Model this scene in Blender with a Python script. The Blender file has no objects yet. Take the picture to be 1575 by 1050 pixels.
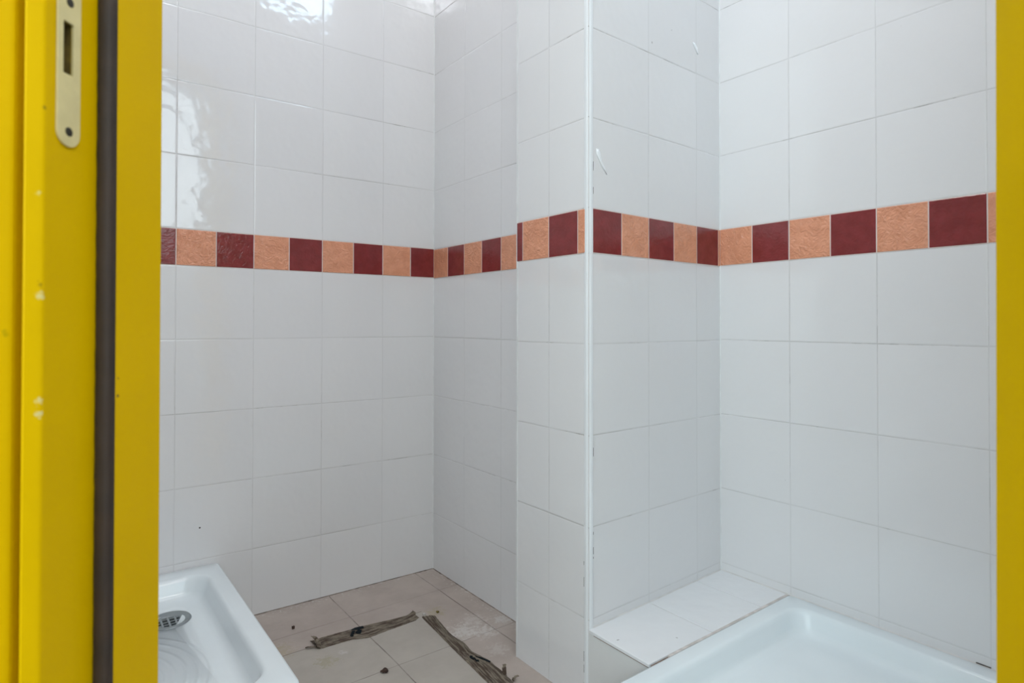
import bpy, bmesh, math, random
from mathutils import Matrix, Vector
R = random.Random(7)
S = bpy.context.scene
COL = S.collection
PI = math.pi

# ------------------------------------------------------------------ camera
YAW, PITCH, ROLL = 0.6437, -0.0122, -0.0014
CAMZ = 0.8461
cam = bpy.data.cameras.new('camera'); co = bpy.data.objects.new('camera', cam); COL.objects.link(co)
cam.sensor_fit = 'HORIZONTAL'; cam.sensor_width = 36.0
cam.lens = 928.65 * 36.0 / 1575.0
cam.shift_x = 8.54 / 1575.0; cam.shift_y = -39.58 / 1575.0
cam.clip_start = 0.01
fh = Vector((math.sin(YAW), math.cos(YAW), 0)); rt = Vector((math.cos(YAW), -math.sin(YAW), 0)); zup = Vector((0, 0, 1))
fwd = fh * math.cos(PITCH) - zup * math.sin(PITCH)
upv = zup * math.cos(PITCH) + fh * math.sin(PITCH)
rx = rt * math.cos(ROLL) - upv * math.sin(ROLL); ux = rt * math.sin(ROLL) + upv * math.cos(ROLL)
m3 = Matrix((rx, ux, -fwd)).transposed()
co.matrix_world = Matrix.Translation((0, 0, CAMZ)) @ m3.to_4x4()
cam.dof.use_dof = True; cam.dof.focus_distance = 1.6; cam.dof.aperture_fstop = 7.0
S.camera = co

# ------------------------------------------------------------------ world, lights, exposure
w = bpy.data.worlds.new('world'); S.world = w; w.use_nodes = True
bg = w.node_tree.nodes['Background']; bg.inputs[0].default_value = (0.885, 0.955, 1.0, 1); bg.inputs[1].default_value = 3.6
S.view_settings.view_transform = 'Standard'; S.view_settings.look = 'None'
S.view_settings.exposure = 0.58; S.view_settings.gamma = 1.0; S.view_settings.use_curve_mapping = False

T2 = Vector((math.cos(math.radians(41)), -math.sin(math.radians(41)), 0))   # along the doorway, to the right
N2 = Vector((math.sin(math.radians(41)), math.cos(math.radians(41)), 0))    # through the doorway, into the room
def AB(a, b, z=0.0): return T2 * a + N2 * b + Vector((0, 0, z))

def area(name, loc, target, sx, sy, power, color):
    l = bpy.data.lights.new(name, 'AREA'); l.shape = 'RECTANGLE'; l.size = sx; l.size_y = sy
    l.energy = power; l.color = color
    o = bpy.data.objects.new(name, l); COL.objects.link(o); o.location = loc
    o.rotation_euler = (Vector(target) - Vector(loc)).to_track_quat('-Z', 'Y').to_euler()
    return o
CEIL = 3.12
area('added_shower_light', (0.62, 1.00, CEIL - 0.09), (0.62, 1.00, 0), 0.34, 0.34, 3.6, (1.0, 0.955, 0.95))  # unseen source added for the main soft light from above
area('shower_wall_light', AB(-0.10, 0.60, 2.78), AB(0.05, 2.0, 1.7), 0.46, 0.14, 3.6, (0.88, 0.925, 1.0))
area('high_window_daylight', (1.05, 0.03, 2.87), (0.9, 1.4, 1.7), 0.36, 0.36, 2.6, (0.62, 0.80, 1.0))
area('added_corridor_light', AB(0.90, -0.40, 2.70), AB(0.90, -0.40, 0), 1.0, 0.5, 16, (1.0, 0.975, 0.96))  # unseen source added to brighten the yellow jambs, no fixture modelled
pl = area('added_window_portal', AB(-0.8, -1.52, 1.85), AB(-0.8, 0, 1.85), 2.2, 2.3, 1, (1, 1, 1)); pl.data.cycles.is_portal = True  # portal for the added left window
pl = area('corridor_side_window_portal', AB(1.9, -1.52, 2.3), AB(1.9, 0, 2.3), 1.3, 1.4, 1, (1, 1, 1)); pl.data.cycles.is_portal = True
pl = area('high_window_portal', (1.055, 0.075 + 0.02, 2.84), (1.055, 2, 2.84), 0.42, 0.37, 1, (1, 1, 1)); pl.data.cycles.is_portal = True

# ------------------------------------------------------------------ node helpers
def mat(name):
    m = bpy.data.materials.new(name); m.use_nodes = True
    nt = m.node_tree; return m, nt, nt.nodes['Principled BSDF']
def nd(nt, t, **kw):
    n = nt.nodes.new(t)
    for k, v in kw.items(): setattr(n, k, v)
    return n
def mth(nt, op, a, b=None, c=None, clamp=False):
    n = nd(nt, 'ShaderNodeMath', operation=op); n.use_clamp = clamp
    for i, v in enumerate((a, b, c)):
        if v is None: continue
        if isinstance(v, (int, float)): n.inputs[i].default_value = v
        else: nt.links.new(v, n.inputs[i])
    return n.outputs[0]
def mixc(nt, f, a, b):
    n = nd(nt, 'ShaderNodeMix', data_type='RGBA')
    for s, v in ((n.inputs[0], f), (n.inputs[6], a), (n.inputs[7], b)):
        if isinstance(v, tuple): s.default_value = (*v, 1) if len(v) == 3 else v
        elif isinstance(v, (int, float)): s.default_value = v
        else: nt.links.new(v, s)
    return n.outputs[2]
def noise(nt, vec, scale, detail=2, rough=0.5, out='Fac'):
    n = nd(nt, 'ShaderNodeTexNoise'); n.inputs['Scale'].default_value = scale
    n.inputs['Detail'].default_value = detail; n.inputs['Roughness'].default_value = rough
    if vec is not None: nt.links.new(vec, n.inputs['Vector'])
    return n.outputs[out]
def step(nt, x, lo, hi):
    n = nd(nt, 'ShaderNodeMapRange', interpolation_type='SMOOTHSTEP')
    n.inputs[1].default_value = lo; n.inputs[2].default_value = hi
    nt.links.new(x, n.inputs[0]); return n.outputs[0]
def bump(nt, h, dist, strength=1.0, normal=None):
    n = nd(nt, 'ShaderNodeBump'); n.inputs['Distance'].default_value = dist; n.inputs['Strength'].default_value = strength
    nt.links.new(h, n.inputs['Height'])
    if normal: nt.links.new(normal, n.inputs['Normal'])
    return n.outputs[0]
def vecmul(nt, v, s):
    n = nd(nt, 'ShaderNodeVectorMath', operation='MULTIPLY'); nt.links.new(v, n.inputs[0]); n.inputs[1].default_value = s
    return n.outputs[0]
def simple(name, col, rough=0.4, metal=0.0, bscale=None, bdist=0.0005, var=0.0, vscale=8, spec=0.5):
    m, nt, b = mat(name)
    g = nd(nt, 'ShaderNodeNewGeometry').outputs['Position']
    c = tuple(col)
    b.inputs['Base Color'].default_value = (*c, 1)
    if var:
        n = noise(nt, g, vscale, 3)
        nt.links.new(mixc(nt, step(nt, n, 0.3, 0.7), tuple(x * (1 - var) for x in c), tuple(min(1, x * (1 + var)) for x in c)), b.inputs['Base Color'])
    b.inputs['Roughness'].default_value = rough; b.inputs['Metallic'].default_value = metal
    b.inputs['Specular IOR Level'].default_value = spec
    if bscale:
        nt.links.new(bump(nt, noise(nt, g, bscale, 3), bdist), b.inputs['Normal'])
    return m

def tile_material(name, base, grout, gw_u, gw_v, pu, pv, vfade=0.22):
    """white glazed wall tile; UV = tile units, joints at whole numbers"""
    m, nt, b = mat(name)
    uv = nd(nt, 'ShaderNodeUVMap').outputs[0]
    sep = nd(nt, 'ShaderNodeSeparateXYZ'); nt.links.new(uv, sep.inputs[0])
    u, v = sep.outputs[0], sep.outputs[1]
    fu = mth(nt, 'FRACT', u); fv = mth(nt, 'FRACT', v)
    du = mth(nt, 'MULTIPLY', mth(nt, 'MINIMUM', fu, mth(nt, 'SUBTRACT', 1.0, fu)), pu)
    dv = mth(nt, 'MULTIPLY', mth(nt, 'MINIMUM', fv, mth(nt, 'SUBTRACT', 1.0, fv)), pv)
    pos = nd(nt, 'ShaderNodeNewGeometry').outputs['Position']
    patch = step(nt, noise(nt, pos, 3.5, 3), 0.40, 0.62)
    gu = mth(nt, 'SUBTRACT', 1.0, step(nt, du, gw_u * 0.25, gw_u * 0.75))
    gv = mth(nt, 'SUBTRACT', 1.0, step(nt, dv, gw_v * 0.25, gw_v * 0.75))
    gu = mth(nt, 'MULTIPLY', gu, mth(nt, 'MULTIPLY_ADD', patch, 0.35, vfade))
    gv = mth(nt, 'MULTIPLY', gv, mth(nt, 'MULTIPLY_ADD', patch, 0.55, 0.38))
    g = mth(nt, 'MAXIMUM', gu, gv)
    # tile to tile variation
    cell = nd(nt, 'ShaderNodeCombineXYZ')
    nt.links.new(mth(nt, 'FLOOR', u), cell.inputs[0]); nt.links.new(mth(nt, 'FLOOR', v), cell.inputs[1])
    wn = nd(nt, 'ShaderNodeTexWhiteNoise', noise_dimensions='3D'); nt.links.new(cell.outputs[0], wn.inputs[0])
    sc = nd(nt, 'ShaderNodeSeparateColor'); nt.links.new(wn.outputs['Color'], sc.inputs[0])
    tone = mth(nt, 'MULTIPLY_ADD', sc.outputs[0], 0.03, 0.985)
    bc = nd(nt, 'ShaderNodeVectorMath', operation='SCALE'); bc.inputs[0].default_value = base; nt.links.new(tone, bc.inputs['Scale'])
    cloud = step(nt, noise(nt, pos, 2.2, 4, 0.6), 0.35, 0.75)
    c1 = mixc(nt, mth(nt, 'MULTIPLY', cloud, 0.12), bc.outputs[0], (base[0] * 0.95, base[1] * 0.93, base[2] * 0.90))
    specks = step(nt, noise(nt, pos, 42, 1), 0.83, 0.845)
    c2 = mixc(nt, mth(nt, 'MULTIPLY', specks, 0.55), c1, (0.20, 0.18, 0.16))
    crack = mth(nt, 'MULTIPLY', step(nt, noise(nt, pos, 9, 4, 0.7), 0.56, 0.66), 0.55)
    gc = mixc(nt, crack, grout, (0.17, 0.145, 0.125))
    nt.links.new(mixc(nt, g, c2, gc), b.inputs['Base Color'])
    b.inputs['Roughness'].default_value = 0.07
    nt.links.new(mth(nt, 'MULTIPLY_ADD', g, 0.5, 0.07), b.inputs['Roughness'])
    b.inputs['Specular IOR Level'].default_value = 0.72
    # shallow joint, pillowed edge, tilt of each tile, fired ripple
    edge = mth(nt, 'MINIMUM', step(nt, du, 0.0, 0.0035), step(nt, dv, 0.0, 0.0035))
    tilt = mth(nt, 'ADD', mth(nt, 'MULTIPLY', fu, mth(nt, 'SUBTRACT', sc.outputs[1], 0.5)), mth(nt, 'MULTIPLY', fv, mth(nt, 'SUBTRACT', sc.outputs[2], 0.5)))
    rip = mth(nt, 'ADD', noise(nt, pos, 14, 2, 0.5), mth(nt, 'MULTIPLY', noise(nt, pos, 34, 1, 0.5), 0.32))
    h = mth(nt, 'ADD', mth(nt, 'MULTIPLY', edge, 0.35), mth(nt, 'ADD', mth(nt, 'MULTIPLY', tilt, 1.1), mth(nt, 'MULTIPLY', rip, 1.5)))
    nt.links.new(bump(nt, h, 0.001, 1.0), b.inputs['Normal'])
    return m

PV, BH = 0.2024, 0.1007
M = {}
M['tile'] = tile_material('white_wall_tile', (0.77, 0.763, 0.77), (0.54, 0.53, 0.52), 0.0019, 0.0022, 0.2, PV)
M['ledge_tile'] = tile_material('white_ledge_tile', (0.80, 0.81, 0.825), (0.46, 0.40, 0.36), 0.0020, 0.0020, 0.2, 0.2)
M['caulk'] = simple('white_caulk', (0.74, 0.75, 0.75), 0.45, var=0.05, vscale=30)
M['bead'] = simple('white_corner_bead', (0.80, 0.82, 0.84), 0.28, var=0.02)
M['crack'] = simple('dark_gap', (0.12, 0.105, 0.095), 0.9, var=0.3, vscale=60)
M['brown_gap'] = simple('brown_mortar', (0.20, 0.125, 0.09), 0.9, var=0.35, vscale=90)
M['band_grout'] = simple('pink_grout', (0.72, 0.60, 0.56), 0.6)
M['paint_drip'] = simple('white_paint_splash', (0.86, 0.88, 0.90), 0.35)

def border_material(name, col, dark, bstr, rough):
    m, nt, b = mat(name)
    pos = nd(nt, 'ShaderNodeNewGeometry').outputs['Position']
    n1 = noise(nt, pos, 38, 3, 0.55)
    wv = nd(nt, 'ShaderNodeTexNoise'); wv.inputs['Scale'].default_value = 60; wv.inputs['Detail'].default_value = 4
    wv.inputs['Distortion'].default_value = 2.0; nt.links.new(pos, wv.inputs['Vector'])
    nt.links.new(mixc(nt, step(nt, n1, 0.30, 0.70), dark, col), b.inputs['Base Color'])
    b.inputs['Roughness'].default_value = rough
    nt.links.new(bump(nt, wv.outputs['Fac'], bstr), b.inputs['Normal'])
    return m
M['salmon'] = border_material('salmon_border_tile', (0.78, 0.345, 0.205), (0.68, 0.285, 0.16), 0.0045, 0.12)
M['maroon'] = border_material('maroon_border_tile', (0.235, 0.031, 0.032), (0.19, 0.023, 0.023), 0.0006, 0.10)
M['ceramic'] = None

# ------------------------------------------------------------------ mesh helpers
def link(name, bm, mats, parent=None, smooth=False, uvs=False):
    me = bpy.data.meshes.new(name); bmesh.ops.recalc_face_normals(bm, faces=bm.faces)
    bm.to_mesh(me); bm.free()
    if not isinstance(mats, (list, tuple)): mats = [mats]
    for mm in mats: me.materials.append(mm)
    if smooth:
        for p in me.polygons: p.use_smooth = True
    o = bpy.data.objects.new(name, me); COL.objects.link(o)
    if parent: o.parent = parent
    return o
def tag(o, label=None, cat=None, group=None, kind=None):
    if label: o['label'] = label
    if cat: o['category'] = cat
    if group: o['group'] = group
    if kind: o['kind'] = kind
    return o
def empty(name, loc):
    o = bpy.data.objects.new(name, None); COL.objects.link(o); o.location = loc; o.empty_display_size = 0.05; return o
def child_at(o, parent):
    """parent o keeping its mesh coordinates in the world"""
    o.parent = parent; o.matrix_parent_inverse = Matrix.Translation(-Vector(parent.location)); return o
def quadstrip(bm, pts, z0, z1):
    pass
def hexa(bm, c8, mi=0):
    vs = [bm.verts.new(c) for c in c8]
    for f in ((0, 1, 2, 3), (7, 6, 5, 4), (0, 4, 5, 1), (1, 5, 6, 2), (2, 6, 7, 3), (3, 7, 4, 0)):
        bm.faces.new([vs[i] for i in f]).material_index = mi
def obox(bm, o, ax, ay, az, mi=0):
    """box from corner o spanned by three vectors"""
    o, ax, ay, az = Vector(o), Vector(ax), Vector(ay), Vector(az)
    hexa(bm, [o, o + ax, o + ax + ay, o + ay, o + az, o + ax + az, o + ax + ay + az, o + ay + az], mi)
def prism(bm, poly, z0, z1, mi=0):
    lo = [bm.verts.new((x, y, z0)) for x, y in poly]; hi = [bm.verts.new((x, y, z1)) for x, y in poly]
    n = len(poly)
    for i in range(n):
        bm.faces.new((lo[i], lo[(i + 1) % n], hi[(i + 1) % n], hi[i])).material_index = mi
    bm.faces.new(lo[::-1]).material_index = mi; bm.faces.new(hi).material_index = mi

# ------------------------------------------------------------------ room plan (floor z = 0)
ZB = 0.1560 + CAMZ                         # underside of the border band
A_x = lambda x: 1.8248 - 0.0306 * (x - 1.06)
E_x = lambda x: 0.9674 + 0.031 * (x - 1.2)
AB_c = (1.0543, A_x(1.0543)); CE_c = (0.9475, 0.9595); DE_c = (1.4670, E_x(1.467))
LEFT = -0.335; FRONT = 0.075; XB = 1.0543; XC = 0.9475; XD = 1.4670; YR = 1.218; RB = 0.512
def wall(name, p0, p1, th, origin, dz, z0=0.0, z1=CEIL, p0o=None, p1o=None):
    """tiled wall; visible face runs p0->p1, body lies on the side away from the room.
    origin = point on the face line where a vertical joint falls"""
    p0 = Vector((*p0, 0)); p1 = Vector((*p1, 0)); d = (p1 - p0).normalized(); nrm = Vector((d.y, -d.x, 0)) * th
    q0 = Vector((*p0o, 0)) if p0o else p0 + nrm; q1 = Vector((*p1o, 0)) if p1o else p1 + nrm
    zb = ZB + dz; zs = [z0] + [z for z in (zb, zb + BH) if z0 < z < z1] + [z1]
    bm = bmesh.new(); uvl = bm.loops.layers.uv.new('UVMap')
    for i in range(len(zs) - 1):
        za, zc = zs[i], zs[i + 1]
        ring = [p0, p1, q1, q0]
        lo = [bm.verts.new((p.x, p.y, za)) for p in ring]; hi = [bm.verts.new((p.x, p.y, zc)) for p in ring]
        fs = [bm.faces.new((lo[k], lo[(k + 1) % 4], hi[(k + 1) % 4], hi[k])) for k in range(4)]
        if i == 0: fs.append(bm.faces.new(lo[::-1]))
        if i == len(zs) - 2: fs.append(bm.faces.new(hi))
        for f in fs:
            for l in f.loops:
                s = ((l.vert.co - Vector((origin[0], origin[1], 0))).dot(d)) / 0.2
                z = l.vert.co.z
                v = (z - zb) / PV if zc <= zb + 1e-5 else ((z - zb - BH) / PV + 100 if za >= zb + BH - 1e-5 else 50.5)
                l[uvl].uv = (s, v)
    bmesh.ops.remove_doubles(bm, verts=bm.verts, dist=1e-6)
    o = link(name, bm, M['tile']); tag(o, kind='structure'); return o, d, zb

TH = 0.09
wa, dA, zA = wall('wall_back', (LEFT, A_x(LEFT)), AB_c, -TH, (0.2646, A_x(0.2646)), 0.0)
wb, dB, zB_ = wall('wall_alcove', AB_c, (XB, YR), -TH, (XB, 1.6314), -0.0022, p0o=(XB + TH, AB_c[1] + 0.0), p1o=(XB + TH, YR))
wd, dD, zD = wall('wall_right', DE_c, (XD, FRONT), -TH, (XD, 0.8798 - 0.1), 0.0015)
# the column: hidden return, front face, recess side as one body
def column():
    pts = [(XB, YR), (XC, YR), CE_c, DE_c, (XD + TH, DE_c[1]), (XD + TH, YR)]
    zb = ZB; zs = [0, zb, zb + BH, CEIL]
    bm = bmesh.new(); uvl = bm.loops.layers.uv.new('UVMap'); n = len(pts)
    org = [(XB, YR), (XC, 1.1936 - 0.1), (1.0573 + 0.1, E_x(1.157)), DE_c, DE_c, DE_c]
    rings = [[bm.verts.new((x, y, z)) for x, y in pts] for z in zs]
    for i in range(3):
        for k in range(n):
            a, b2 = pts[k], pts[(k + 1) % n]; d = Vector((b2[0] - a[0], b2[1] - a[1], 0)).normalized()
            f = bm.faces.new((rings[i][k], rings[i][(k + 1) % n], rings[i + 1][(k + 1) % n], rings[i + 1][k]))
            for l in f.loops:
                s = (l.vert.co - Vector((*org[k], 0))).dot(d) / 0.2; z = l.vert.co.z
                l[uvl].uv = (s, (z - zb) / PV if i == 0 else ((z - zb - BH) / PV + 100 if i == 2 else 50.5))
    bm.faces.new(rings[0][::-1]); bm.faces.new(rings[3])
    return tag(link('wall_column', bm, M['tile']), kind='structure')
column()
wl, _, _ = wall('wall_left', (LEFT, 0.97), (LEFT, A_x(LEFT)), -TH, (LEFT, 1.66), 0.0)

# front wall with a high window
WX0, WX1, WZ0, WZ1 = 0.84, 1.27, 2.655, 3.03
bm = bmesh.new(); uvl = bm.loops.layers.uv.new('UVMap')
obox(bm, (0.66, FRONT - TH, 0), (XD + TH - 0.66, 0, 0), (0, TH, 0), (0, 0, WZ0))
obox(bm, (0.66, FRONT - TH, WZ1), (XD + TH - 0.66, 0, 0), (0, TH, 0), (0, 0, CEIL - WZ1))
obox(bm, (0.66, FRONT - TH, WZ0), (WX0 - 0.66, 0, 0), (0, TH, 0), (0, 0, WZ1 - WZ0))
obox(bm, (WX1, FRONT - TH, WZ0), (XD + TH - WX1, 0, 0), (0, TH, 0), (0, 0, WZ1 - WZ0))
for f in bm.faces:
    for l in f.loops:
        l[uvl].uv = ((l.vert.co.x - XD) / 0.2, (l.vert.co.z - ZB) / PV)
tag(link('wall_front', bm, M['tile']), kind='structure')
M['pvc'] = simple('white_window_frame', (0.78, 0.80, 0.80), 0.35)
def glass():
    m, nt, b = mat('clear_glass')
    out = nt.nodes['Material Output']; tr = nd(nt, 'ShaderNodeBsdfTransparent'); gl = nd(nt, 'ShaderNodeBsdfGlossy')
    gl.inputs['Roughness'].default_value = 0.03; tr.inputs[0].default_value = (0.92, 0.96, 0.96, 1)
    mx = nd(nt, 'ShaderNodeMixShader'); mx.inputs[0].default_value = 0.06
    nt.links.new(tr.outputs[0], mx.inputs[1]); nt.links.new(gl.outputs[0], mx.inputs[2])
    nt.links.new(mx.outputs[0], out.inputs[0]); return m
M['glass'] = glass()
def window(n, o, ex, ez, en, lab):
    """o corner, ex/ez span vectors, en thickness vector"""
    e = tag(empty('window_%d' % n, o), kind='structure'); o = Vector(o); ex, ez, en = Vector(ex), Vector(ez), Vector(en)
    fw = 0.035; u = ex.normalized() * fw; v = ez.normalized() * fw
    bm = bmesh.new(); obox(bm, o, ex, en, v); obox(bm, o + ez - v, ex, en, v)
    obox(bm, o + v, u, en, ez - 2 * v); obox(bm, o + ex - u + v, u, en, ez - 2 * v)
    child_at(link('window_frame', bm, M['pvc']), e)
    bm = bmesh.new(); obox(bm, o + u + v + en * 0.45, ex - 2 * u, en * 0.1, ez - 2 * v)
    child_at(link('window_pane', bm, M['glass']), e)
window(1, (WX0, FRONT - 0.06, WZ0), (WX1 - WX0, 0, 0), (0, 0, WZ1 - WZ0), (0, 0.03, 0), '')

# floor, ceiling ---------------------------------------------------------
def floor_material():
    m, nt, b = mat('beige_floor_tile')
    pos = nd(nt, 'ShaderNodeNewGeometry').outputs['Position']
    sep = nd(nt, 'ShaderNodeSeparateXYZ'); nt.links.new(pos, sep.inputs[0]); x, y = sep.outputs[0], sep.outputs[1]
    def joint(c, off, pitch, w0):
        f = mth(nt, 'FRACT', mth(nt, 'DIVIDE', mth(nt, 'SUBTRACT', c, off), pitch))
        d = mth(nt, 'MULTIPLY', mth(nt, 'MINIMUM', f, mth(nt, 'SUBTRACT', 1.0, f)), pitch)
        return mth(nt, 'SUBTRACT', 1.0, step(nt, d, w0 * 0.4, w0))
    wob = mth(nt, 'MULTIPLY', mth(nt, 'SUBTRACT', noise(nt, pos, 6, 2), 0.5), 0.006)
    jx = joint(mth(nt, 'ADD', x, wob), 0.690, 0.295, 0.0019)
    jy = joint(mth(nt, 'ADD', y, wob), 1.362, 0.305, 0.0017)
    br = step(nt, noise(nt, pos, 11, 3, 0.7), 0.38, 0.60)
    j = mth(nt, 'MAXIMUM', mth(nt, 'MULTIPLY', jx, mth(nt, 'MULTIPLY_ADD', br, 0.5, 0.4)), mth(nt, 'MULTIPLY', jy, mth(nt, 'MULTIPLY_ADD', br, 0.35, 0.28)))
    # outline of a vanished plinth: inside it the tile is cleaner and greyer
    yy = mth(nt, 'ADD', y, wob)
    iny = mth(nt, 'SUBTRACT', 1.0, step(nt, yy, 1.572, 1.580)); inx = mth(nt, 'SUBTRACT', 1.0, step(nt, mth(nt, 'ADD', x, mth(nt, 'MULTIPLY', mth(nt, 'SUBTRACT', y, 1.54), -0.12)), 0.868, 0.876))
    inside = mth(nt, 'MULTIPLY', iny, inx)
    ln = mth(nt, 'SUBTRACT', 1.0, step(nt, mth(nt, 'ABSOLUTE', mth(nt, 'SUBTRACT', yy, 1.575)), 0.001, 0.0028))
    ln = mth(nt, 'MULTIPLY', ln, mth(nt, 'LESS_THAN', x, 0.872))
    n1 = noise(nt, pos, 7, 5, 0.65); n2 = noise(nt, pos, 70, 3, 0.6)
    out_c = mixc(nt, step(nt, n1, 0.3, 0.72), (0.40, 0.335, 0.297), (0.48, 0.412, 0.368))
    in_c = mixc(nt, step(nt, n1, 0.3, 0.72), (0.40, 0.358, 0.315), (0.46, 0.418, 0.37))
    c = mixc(nt, inside, out_c, in_c)
    c = mixc(nt, mth(nt, 'MULTIPLY', step(nt, n2, 0.45, 0.75), 0.16), c, (0.40, 0.37, 0.34))
    # plaster dust heaps and stains at fixed places
    for (cx, cy, r, col, k) in ((0.907, 1.405, 0.050, (0.62, 0.59, 0.56), 0.75), (0.955, 1.368, 0.042, (0.62, 0.59, 0.56), 0.7),
                                (0.965, 1.44, 0.045, (0.60, 0.56, 0.53), 0.5), (0.93, 1.275, 0.035, (0.58, 0.54, 0.50), 0.5), (0.604, 1.500, 0.014, (0.55, 0.52, 0.50), 0.7),
                                (1.03, 1.40, 0.030, (0.62, 0.60, 0.58), 0.6), (1.00, 1.15, 0.05, (0.47, 0.33, 0.22), 0.45), (0.90, 1.545, 0.04, (0.36, 0.31, 0.18), 0.45),
                                (0.555, 1.485, 0.035, (0.33, 0.29, 0.17), 0.5), (0.47, 1.60, 0.05, (0.36, 0.30, 0.16), 0.4),
                                (0.50, 1.33, 0.06, (0.33, 0.30, 0.19), 0.35)):
        dv = nd(nt, 'ShaderNodeVectorMath', operation='DISTANCE'); nt.links.new(pos, dv.inputs[0]); dv.inputs[1].default_value = (cx, cy, 0)
        d = mth(nt, 'ADD', dv.outputs['Value'], mth(nt, 'MULTIPLY', mth(nt, 'SUBTRACT', noise(nt, pos, 75, 4, 0.75), 0.5), r * 4.2))
        mk = mth(nt, 'MULTIPLY', mth(nt, 'SUBTRACT', 1.0, step(nt, d, r * 0.2, r * 0.95)), k)
        c = mixc(nt, mk, c, col)
    # crumbs of plaster along the wall foot
    crumb = mth(nt, 'MULTIPLY', step(nt, noise(nt, pos, 90, 2), 0.57, 0.65), step(nt, mth(nt, 'MAXIMUM', mth(nt, 'SUBTRACT', y, 0.78), x), 1.010, 1.045))
    c = mixc(nt, mth(nt, 'MULTIPLY', crumb, 0.6), c, (0.58, 0.56, 0.53))
    c = mixc(nt, mth(nt, 'MULTIPLY', mth(nt, 'MAXIMUM', j, mth(nt, 'MULTIPLY', ln, 0.6)), 0.85), c, (0.115, 0.088, 0.074))
    nt.links.new(c, b.inputs['Base Color'])
    b.inputs['Roughness'].default_value = 0.55
    b.inputs['Specular IOR Level'].default_value = 0.35
    h = mth(nt, 'SUBTRACT', mth(nt, 'MULTIPLY', n2, 0.35), j)
    nt.links.new(bump(nt, h, 0.0008), b.inputs['Normal'])
    return m
M['floor'] = floor_material()
M['corridor_wall'] = simple('pale_corridor_plaster', (0.75, 0.765, 0.755), 0.6, bscale=60, bdist=0.0004, var=0.02)
M['ceiling'] = simple('white_ceiling_paint', (0.80, 0.81, 0.80), 0.7)
bm = bmesh.new()
poly = [AB(-2.0, -1.75), AB(2.6, -1.75), AB(2.6, 2.6), AB(-2.0, 2.6)]
prism(bm, [(p.x, p.y) for p in poly], -0.08, 0.0)
tag(link('floor', bm, M['floor']), kind='structure')
bm = bmesh.new(); prism(bm, [(p.x, p.y) for p in poly], CEIL, CEIL + 0.08)
tag(link('ceiling', bm, M['ceiling']), kind='structure')

# door wall (oblique) with its opening
OPA, OPZ, WF = 0.405, 2.150, 0.405
bm = bmesh.new(); uvl = bm.loops.layers.uv.new('UVMap')
def abox(bm, a0, a1, b0, b1, z0, z1, mi=0):
    obox(bm, AB(a0, b0, z0), T2 * (a1 - a0), N2 * (b1 - b0), (0, 0, z1 - z0), mi)
abox(bm, -2.0, -OPA, WF, RB, 0, CEIL); abox(bm, OPA, 2.6, WF, RB, 0, CEIL); abox(bm, -OPA, OPA, WF, RB, OPZ, CEIL)
for f in bm.faces:
    f.material_index = 0 if (f.calc_center_median().dot(N2) > RB - 0.01) else 1
    for l in f.loops: l[uvl].uv = (l.vert.co.dot(T2) / 0.2, (l.vert.co.z - ZB) / PV)
tag(link('wall_doorway', bm, [M['tile'], M['corridor_wall']]), kind='structure')
# corridor shell behind the camera
bm = bmesh.new(); CB = -1.6; W0, W1, WS, WT, X0, X1, XS = -1.9, 0.3, 0.7, 3.0, 1.25, 2.55, 1.6
abox(bm, -2.0, W0, CB - 0.1, CB, 0, CEIL); abox(bm, W1, X0, CB - 0.1, CB, 0, CEIL); abox(bm, X1, 2.6, CB - 0.1, CB, 0, CEIL)
abox(bm, X0, X1, CB - 0.1, CB, 0, XS); abox(bm, X0, X1, CB - 0.1, CB, WT, CEIL)
abox(bm, W0, W1, CB - 0.1, CB, 0, WS); abox(bm, W0, W1, CB - 0.1, CB, WT, CEIL)
tag(link('wall_corridor_back', bm, M['corridor_wall']), kind='structure')
bm = bmesh.new(); abox(bm, -2.1, -2.0, CB - 0.1, RB, 0, CEIL); tag(link('wall_corridor_left', bm, M['corridor_wall']), kind='structure')
bm = bmesh.new(); abox(bm, 2.6, 2.7, CB - 0.1, RB, 0, CEIL); tag(link('wall_corridor_right', bm, M['corridor_wall']), kind='structure')
window(2, AB(W0, CB - 0.07, WS), T2 * (W1 - W0), (0, 0, WT - WS), N2 * 0.04, '')  # unseen window added here to brighten the right wall and recess
window(3, AB(X0, CB - 0.07, XS), T2 * (X1 - X0), (0, 0, WT - XS), N2 * 0.04, '')

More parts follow.
